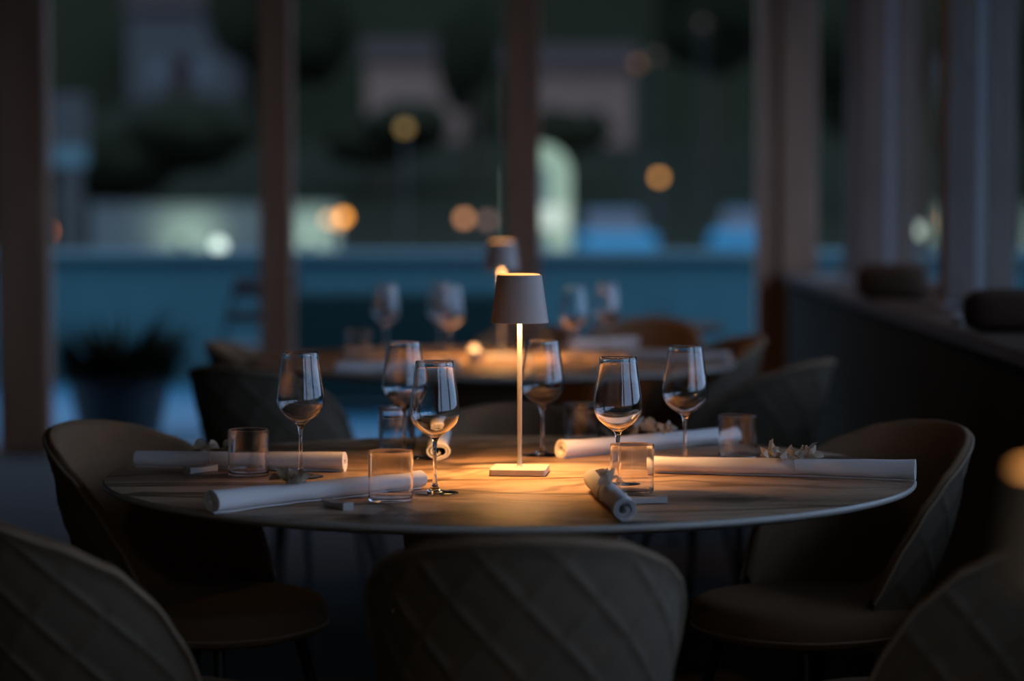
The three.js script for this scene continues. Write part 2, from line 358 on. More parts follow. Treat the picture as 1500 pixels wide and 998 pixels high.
// ---------------------------------------------------------------- glasses
const glassPts = [], glassCut = [];
{
  const seg = [
    [[0.0, 0.0004], [0.02, 0.0006], [0.04, 0.0004], [0.0424, 0.001], [0.042, 0.0021], [0.03, 0.0034], [0.015, 0.0058], [0.0075, 0.0105], [0.0047, 0.0175]],
    [[0.0047, 0.0175], [0.0037, 0.035], [0.0034, 0.06], [0.0036, 0.08], [0.0047, 0.0925]],
    [[0.0047, 0.0925], [0.0085, 0.1], [0.018, 0.1072], [0.03, 0.1158], [0.0392, 0.1262], [0.0438, 0.137], [0.0446, 0.146], [0.0436, 0.16], [0.041, 0.18], [0.0375, 0.205], [0.0347, 0.228], [0.0338, 0.2362], [0.0333, 0.237], [0.0328, 0.2362], [0.0337, 0.228], [0.0365, 0.205], [0.04, 0.18], [0.0426, 0.16], [0.0436, 0.146], [0.0428, 0.1375], [0.0382, 0.1274], [0.029, 0.1174], [0.017, 0.1092], [0.008, 0.1046], [0.0, 0.1034]],
  ];
  for (const s of seg) { const p = spline(s, 4); if (glassPts.length) p.shift(); glassPts.push(...p); glassCut.push(glassPts.length - 1); }
}
const glassParts = { foot: latheRange(glassPts, 0, glassCut[0]), stem: latheRange(glassPts, glassCut[0], glassCut[1]), bowl: latheRange(glassPts, glassCut[1], glassCut[2]) };
let glass0;
function wineGlass(label, x, z, group) {
  if (glass0) return copyOf(glass0, label, [x, TH, z], rnd() * 6, group);
  glass0 = thing('wine_glass', label, 'wine glass', [x, TH, z], 0, group);
  for (const k of ['foot', 'stem', 'bowl']) part(k, glassParts[k], M.glass, glass0);
  return glass0;
}
const tumblerPts = [V2(0, 0.0006), V2(0.02, 0.0008), ...spline([[0.034, 0.0004], [0.037, 0.001], [0.0384, 0.003], [0.0386, 0.03], [0.039, 0.087], [0.0387, 0.0878], [0.0383, 0.088], [0.0379, 0.0876], [0.0377, 0.087], [0.0373, 0.03], [0.037, 0.009], [0.035, 0.0062], [0.03, 0.0054]], 4), V2(0.015, 0.0052), V2(0, 0.0052)];
const tumblerCut = tumblerPts.length - 10;
const tumblerWall = latheRange(tumblerPts, 2, tumblerCut), tumblerBase = merge([latheRange(tumblerPts, 0, 2), latheRange(tumblerPts, tumblerCut, tumblerPts.length - 1)]);
let tumbler0;
function tumbler(label, x, z, group) {
  if (tumbler0) return copyOf(tumbler0, label, [x, TH, z], rnd() * 6, group);
  tumbler0 = thing('water_tumbler', label, 'tumbler', [x, TH, z], 0, group);
  part('wall', tumblerWall, M.glass, tumbler0); part('base', tumblerBase, M.glass, tumbler0);
  return tumbler0;
}
const WG = 'wine glasses on the near table', WT = 'water tumblers on the near table';
wineGlass('empty wine glass at the left of the near table, before a rolled napkin', -0.448, -4.735, WG);
wineGlass('empty wine glass behind another one, left of the sharp lamp, further back', -0.272, -5.085, WG);
wineGlass('empty wine glass in front, just left of the sharp lamp, beside a tumbler', -0.185, -4.482, WG);
wineGlass('empty wine glass close behind the sharp lamp on its right, at a napkin end', 0.008, -5.135, WG);
wineGlass('empty wine glass right of the sharp lamp, its foot seen through a tumbler', 0.145, -4.6, WG);
wineGlass('empty wine glass furthest right on the near table, between two rolled napkins', 0.287, -4.938, WG);
tumbler('clear water tumbler at the left in front of the dark brown rolled napkin', -0.55, -4.765, WT);
tumbler('clear water tumbler in front, before the blue-white napkin end left of the lamp', -0.257, -4.368, WT);
tumbler('clear water tumbler at the back left, behind two wine glasses', -0.297, -5.275, WT);
tumbler('clear water tumbler at the back, right of the lamp behind a rolled napkin', 0.092, -5.375, WT);
tumbler('clear water tumbler right of the lamp, before a wine glass foot', 0.167, -4.488, WT);
tumbler('clear water tumbler at the right, in front of the far end of a napkin', 0.402, -5.085, WT);
// far table
wineGlass('blurred wine glass at the left of the table behind', -0.505, -8.35, 'wine glasses on the table behind');
wineGlass('blurred wine glass left of the blurred lamp, the nearer of two that overlap', -0.283, -8.09, 'wine glasses on the table behind');
wineGlass('blurred wine glass left of the blurred lamp, the further of two that overlap', -0.328, -8.43, 'wine glasses on the table behind');
wineGlass('blurred wine glass right of the sharp lampshade on the table behind', 0.113, -8.05, 'wine glasses on the table behind');
wineGlass('blurred wine glass furthest right on the table behind', 0.226, -8.4, 'wine glasses on the table behind');
tumbler('blurred water tumbler on the left half of the table behind', -0.585, -8.2, 'water tumblers on the table behind');
tumbler('blurred water tumbler on the right half of the table behind', 0.02, -8.52, 'water tumblers on the table behind');

// ---------------------------------------------------------------- rolled napkins and sprigs
// a cloth ribbon rolled into a spiral: thickness, turns, gaps; both ends show the roll
const FLOOR_OF_ROLL = V3(-9, 0.0004, -9);
function rolled(len, r0, r1, turns, squash, sd, loose = 0) {
  const n = Math.round(turns * 30), m = 26, th = 0.0021, cross = [];
  const at = (k, off, e) => { // e 0..1 along the roll
    const f = k / n, a = -Math.PI / 2 + (f - 1) * turns * Math.PI * 2 + 0.25;
    const r = (0.0035 + (r0 + (r1 - r0) * e - 0.0035) * Math.pow(f, 0.85 - loose * 0.4)) + off + 0.0007 * Math.sin(a * 2 + sd + e * 4);
    return [Math.cos(a) * r * (1 + squash * 0.5), Math.sin(a) * r * (1 - squash * 0.5)];
  };
  const flare = (e) => 1 + 0.16 * Math.exp(-e * 16) * loose + 0.07 * Math.exp(-(1 - e) * 18);
  const pt = (k, off, e) => {
    const c = at(k, off, e), f = flare(e), R = r0 + (r1 - r0) * e;
    const wob = 0.0018 * Math.sin(e * 7 + sd) + 0.0007 * Math.sin(e * 23 + sd * 2), th2 = Math.atan2(c[1], c[0]), crease = 1 + 0.03 * Math.sin(e * 11 + sd + th2 * 2) + 0.018 * Math.sin(e * 31 + sd * 3 + th2 * 3) + 0.03 * Math.sin(e * 5 + sd);
    return V3((e - 0.5) * len, R * (1 - squash * 0.5) + c[1] * f * crease + 0.0012, c[0] * f * crease + wob).max(FLOOR_OF_ROLL);
  };
  const pos = [], idx = [], uv = [];
  const add = (grid, rows, cols, flip) => { const b = pos.length / 3; for (const q of grid) { pos.push(q.x, q.y, q.z); uv.push(q.x, q.y + q.z); } for (let i = 0; i < rows - 1; i++) for (let j = 0; j < cols - 1; j++) { const a = b + i * cols + j, c = a + 1, d = a + cols, e = d + 1; flip ? idx.push(a, d, e, a, e, c) : idx.push(a, e, d, a, c, e); } };
  for (const [off, flip] of [[0, true], [-th, false]]) { const g = []; for (let k = 0; k <= n; k++) for (let j = 0; j <= m; j++) g.push(pt(k, off, j / m)); add(g, n + 1, m + 1, flip); }
  for (const [e, flip] of [[0, false], [1, true]]) { const g = []; for (let k = 0; k <= n; k++) for (const off of [0, -th]) g.push(pt(k, off, e)); add(g, n + 1, 2, flip); }
  for (const [k, flip] of [[n, false], [0, true]]) { const g = []; for (let j = 0; j <= m; j++) for (const off of [0, -th]) g.push(pt(k, off, j / m)); add(g, m + 1, 2, flip); }
  const g = new THREE.BufferGeometry();
  g.setAttribute('position', new THREE.Float32BufferAttribute(pos, 3));
  g.setAttribute('uv', new THREE.Float32BufferAttribute(uv, 2));
  g.setIndex(idx); g.computeVertexNormals();
  return g;
}
const NG = 'rolled napkins on the near table';
function napkin(label, [ax, az], [bx_, bz], o = {}, group = NG) { // from end a to end b
  const len = Math.hypot(bx_ - ax, bz - az), geo = rolled(len, o.r0 ?? 0.0185, o.r1 ?? 0.0185, o.turns ?? 4, o.squash ?? 0.08, o.seed ?? 1, o.loose ?? 0.3);
  return solo('rolled_napkin', label, 'napkin', geo, M.linen, [(ax + bx_) / 2, TH, (az + bz) / 2], -Math.atan2(bz - az, bx_ - ax), group);
}
napkin('shaded brown rolled napkin at the left end of the near table, spiral end showing', [-0.785, -4.9], [-0.372, -4.83], { r0: 0.017, r1: 0.0195, seed: 2 });
napkin('blue-white rolled napkin slanting at the front left of the near table', [-0.545, -4.19], [-0.213, -4.545], { r0: 0.02, r1: 0.0175, seed: 3 });
napkin('short looking rolled napkin behind, pointing at the camera with an open folded end', [-0.212, -5.41], [-0.204, -5.035], { r0: 0.019, r1: 0.02, turns: 2.2, squash: 0.3, seed: 4, loose: 1 });
napkin('rolled napkin slanting away behind, right of the lamp, warm at its open end', [0.047, -5.075], [0.428, -5.43], { r0: 0.0185, r1: 0.0175, seed: 5, loose: 0.8, turns: 3 });
napkin('rolled napkin at the front pointing at the camera, right of the lamp foot', [0.1, -4.53], [0.141, -4.1], { r0: 0.02, r1: 0.0195, seed: 6, turns: 2.5, squash: 0.16, loose: 0.8 });
napkin('long rolled napkin reaching the right rim of the near table', [0.222, -4.815], [0.702, -4.69], { r0: 0.0165, r1: 0.02, seed: 7, loose: 0.5 });
const NF = 'rolled napkins on the table behind';
napkin('blurred rolled napkin at the front left of the table behind', [-0.6, -7.46], [-0.24, -7.53], { seed: 8 }, NF);
napkin('blurred rolled napkin behind, right of the sharp lampshade', [0.1, -8.62], [0.34, -8.73], { seed: 9 }, NF);
napkin('blurred rolled napkin end near the wine glasses left of the blurred lamp', [-0.215, -8.3], [-0.2, -7.98], { seed: 10 }, NF);
napkin('blurred rolled napkin at the right rim of the table behind', [0.28, -8.02], [0.6, -7.95], { seed: 11 }, NF);

function petalGeo(l, w, curl) {
  return gridGeo(5, 8, (u, v) => {
    const s = (u - 0.5) * w * Math.pow(Math.sin(Math.PI * Math.min(0.985, v * 0.93 + 0.05)), 0.8), y = v * l;
    return V3(s, y * Math.cos(curl * v) + Math.abs(s) * 0.35, y * Math.sin(curl * v));
  });
}
const petals = [petalGeo(0.026, 0.018, 0.7), petalGeo(0.021, 0.015, 1.0), petalGeo(0.03, 0.013, 0.4)];
function sprig(label, [x, y, z], turn, n, dry, spread = 0.045) {
  const t = thing('dried_flower_sprig', label, 'flower', [x, y, z], turn, 'dried flower sprigs tied on the napkins');
  const c = new THREE.CatmullRomCurve3([V3(-spread, 0.002, 0), V3(-spread * 0.4, 0.0025, 0.003), V3(spread * 0.3, 0.0028, -0.002), V3(spread, 0.003, 0.002)]);
  part('stem', new THREE.TubeGeometry(c, 20, 0.0008, 6), M.twine, t, 'thin dry stem');
  part('twine', new THREE.TorusGeometry(0.0205, 0.0009, 6, 40, Math.PI * 1.25).rotateZ(-Math.PI * 0.125).rotateY(Math.PI / 2).translate(0, -0.0185, 0), M.twine, t, 'thread round the napkin');
  for (let i = 0; i < n; i++) {
    const e = n > 1 ? i / (n - 1) : 0.5, p = c.getPoint(Math.min(1, Math.max(0, e + rr(-0.05, 0.05))));
    const m = part('petal', petals[i % 3], dry && i % 2 ? M.petalDry : M.petal, t);
    m.position.copy(p); m.rotation.set(rr(-1.1, 1.1), rr(0, 6.28), rr(-1.1, 1.1)); m.scale.setScalar(rr(0.75, 1.25));
  }
  return t;
}
sprig('pale dried flower sprig on the long napkin at the right rim', [0.475, TH + 0.0375, -4.747], 0.25, 28, false, 0.054);
sprig('pale dried flower sprig on the napkin slanting away behind', [0.236, TH + 0.0372, -5.25], -0.75, 22, false, 0.05);
sprig('brown dried flower sprig on the blue-white napkin at the front left', [-0.425, TH + 0.0385, -4.318], -0.82, 14, true, 0.034);
sprig('small dried flower sprig in the shade on the napkin at the left end', [-0.64, TH + 0.037, -4.875], 0.17, 8, true, 0.03);
sprig('dried flower sprig on the napkin that points at the camera in front', [0.122, TH + 0.0385, -4.31], -1.47, 9, false, 0.026);

// bow-shaped knife rests
let rest0;
function knifeRest(label, x, z, turn, group = 'knife rests on the near table') {
  if (rest0) return copyOf(rest0, label, [x, TH, z], turn, group);
  const s = new THREE.Shape(), L = 0.036;
  s.moveTo(-L, 0.0006).quadraticCurveTo(0, 0.003, L, 0.0006).lineTo(L, 0.0122).quadraticCurveTo(0, 0.0066, -L, 0.0122).closePath();
  const g = new THREE.ExtrudeGeometry(s, { depth: 0.019, bevelEnabled: true, bevelThickness: 0.0006, bevelSize: 0.0006, bevelSegments: 2, curveSegments: 14 }).translate(0, 0, -0.0095);
  rest0 = solo('knife_rest', label, 'knife rest', g, M.restWood, [x, TH, z], turn, group);
  return rest0;
}
knifeRest('small bow shaped knife rest by the napkin at the left end of the near table', -0.648, -4.815, 0.9);
knifeRest('small bow shaped knife rest with a blue lit end, below the blue-white napkin', -0.342, -4.272, -0.96);
knifeRest('small bow shaped knife rest lying beside the napkin that points at the camera', 0.185, -4.34, 0.3);
knifeRest('blurred knife rest at the front of the table behind', 0.2, -7.6, 0.2, 'knife rests on the table behind');

// ---------------------------------------------------------------- tub chairs
// local frame: seat at the origin, front towards -z, back towards +z
const rimDrop = [[0, 0], [18, 0.004], [35, 0.015], [54, 0.044], [70, 0.082], [82, 0.135], [92, 0.205], [104, 0.32]];
function drop(deg) { for (let i = 1; i < rimDrop.length; i++) if (deg <= rimDrop[i][0]) { const [a, p] = rimDrop[i - 1], [b, q] = rimDrop[i]; const t = (deg - a) / (b - a); return p + (q - p) * (t * 0.7 + 0.3 * t * t * (3 - 2 * t)); } return 0.33; }
const PH = 104, TOP = 0.8, BOT = 0.4;
function shell(u, v, off) { // u -1..1 round the back, v 0..1 from the seat to the rim
  const a = u * PH, r = a * Math.PI / 180, top = TOP - drop(Math.abs(a)), y = BOT + (top - BOT) * v, k = (y - BOT) / (TOP - BOT), bulge = Math.sin(Math.min(1, k * 1.05) * Math.PI * 0.5);
  const ax = 0.195 + 0.05 * bulge - off, az = 0.205 + 0.03 * bulge - off, lean = 0.1 * k;
  return V3(Math.sin(r) * ax, y, Math.cos(r) * az + lean * (0.5 + 0.5 * Math.cos(r)) - 0.005);
}
const outerBack = gridGeo(150, 64, (p, q) => {
  const u = 1 - p * 2, o = shell(u, q, 0), e = 0.002, t1 = shell(u + e, q, 0).sub(o), t2 = shell(u, Math.min(1, q + e), 0).sub(shell(u, Math.min(1, q + e) - e, 0)), n = t2.cross(t1).normalize();
  const s = u * PH * Math.PI / 180 * 0.235, y = o.y, cell = (x) => Math.abs(x - Math.round(x));
  const d1 = cell(s / 0.107 + y / 0.118), d2 = cell(s / 0.107 - y / 0.118), g = Math.min(d1, d2);
  const edge = sstep(0, 0.07, 1 - q) * sstep(0, 0.05, 1 - Math.abs(u));
  return o.addScaledVector(n, edge * (0.006 * Math.sqrt(Math.min(1, g / 0.16)) - 0.001));
});
const innerBack = gridGeo(96, 40, (p, q) => shell(p * 2 - 1, q, 0.034 * (0.75 + 0.25 * Math.sin(q * Math.PI))));
const rimLip = gridGeo(96, 8, (p, q) => {
  const u = p * 2 - 1, a = shell(u, 1, 0.0255), b = shell(u, 1, 0), c = a.clone().lerp(b, q);
  c.y += 0.011 * Math.sin(q * Math.PI);
  return c;
});
function shellRim(off, lift) { const pts = []; for (let i = 0; i <= 80; i++) { const p = shell(-1 + i / 40, 1, off); p.y += lift; pts.push(p); } return new THREE.CatmullRomCurve3(pts); }
const pipingGeo = new THREE.TubeGeometry(shellRim(0.001, 0.001), 150, 0.0042, 8);
const seatOutline = (f, s, y) => { const t = f * Math.PI * 2, c = Math.cos(t), n = Math.sin(t), e = 0.85; return V3(Math.sign(c) * Math.pow(Math.abs(c), e) * 0.222 * s, y, Math.sign(n) * Math.pow(Math.abs(n), e) * 0.23 * s - 0.04); };
const seatProfile = [[0.0, 0.393], [0.8, 0.393], [0.93, 0.398], [0.99, 0.412], [1.0, 0.43], [0.985, 0.452], [0.93, 0.466], [0.8, 0.474], [0.55, 0.478], [0.0, 0.48]];
const seatPts = spline(seatProfile, 4);
const seatGeo = gridGeo(64, seatPts.length - 1, (p, q) => { const s = seatPts[Math.round(q * (seatPts.length - 1))]; return seatOutline(p, Math.max(0.001, s.x), s.y); });
{ // close and face outward
  const i = seatGeo.index.array; for (let k = 0; k < i.length; k += 3) { const t = i[k]; i[k] = i[k + 1]; i[k + 1] = t; } seatGeo.computeVertexNormals();
}
const seatPiping = new THREE.TubeGeometry(new THREE.CatmullRomCurve3(Array.from({ length: 48 }, (_, k) => seatOutline(k / 48, 0.992, 0.414)), true), 120, 0.0035, 6, true);
const legGeo = (sx, sz) => taper(V3(sx * 0.21, 0, sz * 0.2 - 0.03), V3(sx * 0.13, 0.4, sz * 0.13 - 0.03), 0.0075, 0.013);
let chair0;
const CG = 'tub chairs round the near table', CF = 'tub chairs round the table behind';
function chair(label, x, z, faceX, faceZ, group) { // faces along (faceX, faceZ)
  const turn = Math.atan2(-faceX, -faceZ);
  if (chair0) return copyOf(chair0, label, [x, 0, z], turn, group);
  const t = chair0 = thing('tub_chair', label, 'chair', [x, 0, z], turn, group);
  part('backrest', merge([innerBack, rimLip]), M.velvet, t);
  const q = part('quilted_back', outerBack, M.quilt, t, 'outer back quilted in diamonds');
  part('piping', pipingGeo, M.piping, q);
  const seat = part('seat', seatGeo, M.velvet, t);
  part('piping', seatPiping, M.piping, seat);
  for (const sx of [-1, 1]) for (const sz of [-1, 1]) part('leg', legGeo(sx, sz), M.blackMetal, t, 'thin black tapered leg');
  return t;
}
chair('tub chair in front with its diamond quilted back turned to the camera', -0.02, -3.82, 0, -1, CG);
chair('brown tub chair at the left end of the near table, its inner back showing', -0.7, -5.1, 0.86, 0.5, CG);
chair('brown tub chair at the right end of the near table, its seat lit', 0.58, -5.1, -0.82, 0.57, CG);
chair('tub chair behind the sharp lamp, only its rounded top showing over the table', -0.05, -5.42, 0.0, 1, CG);
chair('dark tub chair cut off by the lower left corner, its back edge sloping down', -0.67, -4.0, 0.8, -0.6, CG);
chair('dark tub chair cut off by the lower right corner, under the amber glow', 0.635, -4.0, -0.85, -0.5, CG);
chair('tan tub chair lit warm at the left end of the table behind', -0.74, -8.06, 1, 0.1, CF);
chair('tan tub chair at the right end of the table behind, seen over the rim', 0.43, -8.36, -0.95, 0.3, CF);
chair('dark tub chair between the two tables at the left, its back to the camera', -0.72, -7.25, 0.5, -0.86, CF);
chair('dim tub chair between the two tables at the right, beside the dark wall', 0.55, -7.4, -0.85, -0.5, CF);
chair('dark tub chair at the far side of the table behind, under the blurred glasses', -0.02, -8.85, 0, 1, CF);
chair('nearly black tub chair further back, right of the blurred glasses', 0.36, -9.45, -0.3, 1, 'tub chairs at the back table');
const backTable = thing('bistro_table', 'small dark bistro table at the back holding one tumbler', 'table', [0.47, 0, -10.25]);
part('tabletop', latheAll(spline([[0, 0.725], [0.27, 0.725], [0.282, 0.73], [0.285, 0.738], [0.28, 0.75], [0, 0.75]], 4), 64), M.ledge, backTable);
part('pole', taper(V3(0, 0.01, 0), V3(0, 0.726, 0), 0.022, 0.022, 20), M.blackMetal, backTable);
part('base', latheAll(spline([[0, 0], [0.2, 0], [0.202, 0.006], [0.03, 0.02], [0, 0.02]], 3), 48), M.blackMetal, backTable);
tumbler('blurred tumbler alone on the dark bistro table at the back', 0.49, -10.2);

// ---------------------------------------------------------------- on the ledge
function cushion(label, x, z, turn, w, h) {
  const t = thing('cushion', label, 'cushion', [x, 0.895, z], turn);
  const g = gridGeo(28, 20, (u, v) => {
    const a = u * Math.PI * 2, b = (v - 0.5) * Math.PI, p = 0.55, c = Math.cos(b), f = (s, e) => Math.sign(s) * Math.pow(Math.abs(s), e);
    return V3(f(Math.cos(a) * c, p) * w / 2, h / 2 + f(Math.sin(a) * c, p) * h / 2, f(Math.sin(b), 1) * 0.05);
  });
  part('cover', g, M.cushion, t);
  part('cover_piping', new THREE.TubeGeometry(new THREE.CatmullRomCurve3(Array.from({ length: 40 }, (_, k) => { const a = k / 40 * Math.PI * 2, f = (s) => Math.sign(s) * Math.pow(Math.abs(s), 0.55); return V3(f(Math.cos(a)) * w / 2, h / 2 + f(Math.sin(a)) * h / 2, 0); }), true), 100, 0.003, 6, true), M.cushion, t);
  return t;
}
cushion('dark brown cushion on the window ledge, the further of the two', 1.3, -9.3, -0.15, 0.26, 0.13);
cushion('dark brown cushion on the window ledge, the nearer of the two', 1.325, -7.1, -0.2, 0.26, 0.12);
solo('tealight_dish', 'small white tealight dish on the window ledge', 'dish', latheAll(spline([[0, 0.001], [0.022, 0.001], [0.03, 0.012], [0.032, 0.03], [0.029, 0.03], [0.026, 0.013], [0, 0.008]], 4), 36), M.ceramic, [1.25, 0.895, -7.45]);

// ---------------------------------------------------------------- terrace outside
const GY = -0.6;
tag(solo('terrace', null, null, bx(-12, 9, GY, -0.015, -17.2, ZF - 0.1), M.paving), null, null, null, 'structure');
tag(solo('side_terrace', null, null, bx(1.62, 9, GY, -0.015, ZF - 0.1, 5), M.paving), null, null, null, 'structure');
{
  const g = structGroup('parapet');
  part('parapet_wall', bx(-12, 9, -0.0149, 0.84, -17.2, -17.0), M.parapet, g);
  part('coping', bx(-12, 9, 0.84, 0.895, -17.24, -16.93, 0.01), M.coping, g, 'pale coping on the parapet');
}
struct('ground', bx(-120, 120, GY - 0.3, GY - 0.001, -17.3, 60), M.ground);
// sofa
{
  const t = thing('outdoor_sofa', 'dark low sofa on the terrace before the parapet', 'sofa', [-0.78, -0.015, -15.2]);
  part('frame', bx(-0.75, 0.75, 0.06, 0.3, -0.36, 0.36, 0.02), M.sofa, t);
  part('backrest', bx(-0.75, 0.75, 0.3, 0.72, 0.24, 0.38, 0.05), M.sofa, t);
  part('armrest', bx(-0.75, -0.62, 0.3, 0.56, -0.36, 0.24, 0.03), M.sofa, t);
  part('armrest', bx(0.62, 0.75, 0.3, 0.56, -0.36, 0.24, 0.03), M.sofa, t);
  part('seat_cushion', bx(-0.62, 0, 0.3, 0.44, -0.36, 0.24, 0.04), M.sofa, t);
  part('seat_cushion', bx(0, 0.62, 0.3, 0.44, -0.36, 0.24, 0.04), M.sofa, t);
  for (const sx of [-0.7, 0.7]) for (const sz of [-0.3, 0.3]) part('leg', taper(V3(sx, 0, sz), V3(sx, 0.07, sz), 0.018, 0.02), M.blackMetal, t);
}
{ // folding chair by the second post
  const t = thing('folding_chair', 'dark slim folding chair on the terrace beside the left post', 'chair', [-1.62, -0.015, -14.2], 0.5);
  part('seat', bx(-0.2, 0.2, 0.43, 0.45, -0.2, 0.2, 0.008), M.blackMetal, t);
  for (const sx of [-0.19, 0.19]) {
    part('leg', taper(V3(sx, 0, -0.24), V3(sx, 0.84, 0.26), 0.011, 0.011, 10), M.blackMetal, t);
    part('leg', taper(V3(sx * 0.85, 0, 0.26), V3(sx * 0.85, 0.44, -0.18), 0.011, 0.011, 10), M.blackMetal, t);
  }
  part('back_slat', bx(-0.19, 0.19, 0.72, 0.84, 0.2, 0.222, 0.006).translate(0, 0, 0.02), M.blackMetal, t);
  part('back_slat', bx(-0.19, 0.19, 0.58, 0.65, 0.1, 0.122, 0.006).translate(0, 0, 0.02), M.blackMetal, t);
}
// foliage: blades and leaves
const bladeGeo = gridGeo(2, 6, (u, v) => V3((u - 0.5) * 0.02 * (1 - v * v), v * 0.34, 0.12 * v * v));
function shrub(label, x, y, z, r, h, n) {
  const t = thing('potted_shrub', label, 'plant', [x, y, z]);
  part('pot', latheAll(spline([[0, 0], [0.2, 0], [0.215, 0.02], [0.27, 0.3], [0.275, 0.33], [0.255, 0.33], [0.24, 0.29], [0, 0.28]], 5), 48), M.potBlue, t, 'round blue-grey pot');
  const im = new THREE.InstancedMesh(bladeGeo, M.leaf, n), m = new THREE.Matrix4(), q = new THREE.Quaternion();
  for (let i = 0; i < n; i++) {
    const a = rr(0, 6.283), d = Math.sqrt(rnd()) * 0.24;
    q.setFromEuler(new THREE.Euler(rr(0.1, 1.15), a, 0, 'YXZ'));
    m.compose(V3(Math.sin(a) * d, 0.27, Math.cos(a) * d), q, V3(2.2, h * rr(0.6, 1.25), 1.2)); im.setMatrixAt(i, m);
  }
  im.name = 'foliage'; im.userData.kind = 'stuff'; im.castShadow = true; t.add(im);
}
shrub('dark bushy shrub in a blue-grey pot on the terrace at the left', -2.25, -0.015, -13.5, 0.3, 1.1, 420);

// ---------------------------------------------------------------- land beyond
const hillY = (x, z) => { const d = Math.max(0, -z - 66); return GY + 0.085 * Math.min(d, 48) + 1.05 * Math.max(0, d - 48) + (d > 4 ? 2.2 * (fbm(x * 0.05, z * 0.05, 201, 4) - 0.5) : 0); };
{
  const g = new THREE.PlaneGeometry(240, 180, 90, 70).rotateX(-Math.PI / 2).translate(0, 0, -107.3), p = g.attributes.position;
  for (let i = 0; i < p.count; i++) p.setY(i, hillY(p.getX(i), p.getZ(i)));
  g.computeVertexNormals();
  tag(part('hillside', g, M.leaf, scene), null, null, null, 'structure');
}
const crowns = [0, 1, 2].map((k) => {
  const list = [];
  for (let i = 0; i < 7; i++) {
    const g = mergeVertices(new THREE.IcosahedronGeometry(1, 4).deleteAttribute('normal')), p = g.attributes.position, ox = rr(-0.55, 0.55), oy = rr(-0.3, 0.65), oz = rr(-0.55, 0.55), s = rr(0.45, 0.7);
    for (let j = 0; j < p.count; j++) {
      const v = V3().fromBufferAttribute(p, j), f = s * (0.72 + 0.55 * fbm(v.x * 3 + v.z * 2 + i * 3, v.y * 3 - v.z + k * 7, 211, 4));
      p.setXYZ(j, v.x * f + ox, v.y * f + oy, v.z * f + oz);
    }
    g.computeVertexNormals(); list.push(g);
  }
  return merge(list);
});
function tree(x, z, h, w, label = 'dark tree lost in the black wooded hillside beyond the terrace', group = 'trees on the dark hillside', k = 0) {
  const t = thing('tree', label, 'tree', [x, hillY(x, z) - 0.1, z], rnd() * 6, group);
  part('trunk', taper(V3(0, 0, 0), V3(0, h * 0.6, 0), 0.22, 0.1, 9), M.bark, t);
  const c = part('crown', crowns[k % 3], M.leaf, t);
  c.position.y = h * 0.62; c.scale.set(w * 0.5, h * 0.4, w * 0.5);
}
let tk = 0;
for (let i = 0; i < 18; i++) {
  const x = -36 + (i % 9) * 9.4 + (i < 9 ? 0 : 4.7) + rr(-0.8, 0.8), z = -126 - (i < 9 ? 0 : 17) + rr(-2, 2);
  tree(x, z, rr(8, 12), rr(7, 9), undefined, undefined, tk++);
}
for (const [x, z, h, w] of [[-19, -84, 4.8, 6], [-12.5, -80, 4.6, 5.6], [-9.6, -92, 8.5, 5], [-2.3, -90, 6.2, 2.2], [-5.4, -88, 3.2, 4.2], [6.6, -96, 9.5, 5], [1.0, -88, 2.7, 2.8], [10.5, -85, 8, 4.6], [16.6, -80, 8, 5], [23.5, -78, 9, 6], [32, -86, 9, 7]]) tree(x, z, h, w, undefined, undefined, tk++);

function house(label, x, y, z, w, h, d, wall) {
  const t = thing('house', label, 'house', [x, y, z]);
  part('wall', bx(-w / 2, w / 2, 0, h, -d / 2, d / 2), wall, t);
  const s = new THREE.Shape(); s.moveTo(-d / 2 - 0.4, h).lineTo(0, h + d * 0.22).lineTo(d / 2 + 0.4, h).closePath();
  part('roof', new THREE.ExtrudeGeometry(s, { depth: w + 0.6, bevelEnabled: false }).rotateY(Math.PI / 2).translate(-w / 2 - 0.3, 0.001, 0), M.roof, t);
  for (let k = 0; k < 2; k++) part('window', bx(-w * 0.3 + k * w * 0.42, -w * 0.3 + k * w * 0.42 + 0.8, 0.8, 1.9, d / 2, d / 2 + 0.03), M.darkGlass, t);
  part('door', bx(-0.45, 0.45, 0, 2, d / 2, d / 2 + 0.04), M.roof, t);
}
house('pale pinkish house front on the hill, right of the middle window post', 1.3, 2.1, -108, 5.2, 4.4, 5, M.houseWall);
house('pale pinkish house front on the hill, left of the middle window post', -5.35, 2.7, -112, 4.2, 4.3, 5, M.houseWall);
house('dim grey house high on the hill at the upper left', -16, 5.4, -116, 4.8, 4.1, 5, M.houseGrey);

// ---------------------------------------------------------------- lights and things beyond the parapet
function lantern(name, label, x, y, z, r, rgb, k, foot, group) { // globe on a post
  const t = thing(name, label, 'lamp', [x, foot, z], 0, group);
  part('post', taper(V3(0, 0, 0), V3(0, y - foot - r * 0.8, 0), 0.035, 0.03, 10), M.blackMetal, t);
  part('collar', taper(V3(0, y - foot - r * 1.25, 0), V3(0, y - foot - r * 0.7, 0), r * 0.45, r * 0.6, 14), M.blackMetal, t);
  part('globe', new THREE.SphereGeometry(r, 20, 14).translate(0, y - foot, 0), std({ color: lin(0.05, 0.05, 0.05), emissive: lin(...rgb), emissiveIntensity: k }), t);
  const l = new THREE.PointLight(lin(...rgb), k * r * r * 3.14 * 0.5); l.name = 'globe_light'; l.position.y = y - foot; l.shadow.radius = r / 0.02 * 0.9;
  t.add(l);
}
const px = (p, z) => (p - 789) / 3700 * -z, py = (p, z) => 1.285 - (p - 283) / 3700 * -z;   // where the photograph shows each far lamp, at the distance given
function far(name, label, X, Y, z, rpx, rgb, k, foot, group) { lantern(name, label, px(X, z), py(Y, z), z, rpx * -z / 3700, rgb, k, foot, group); }
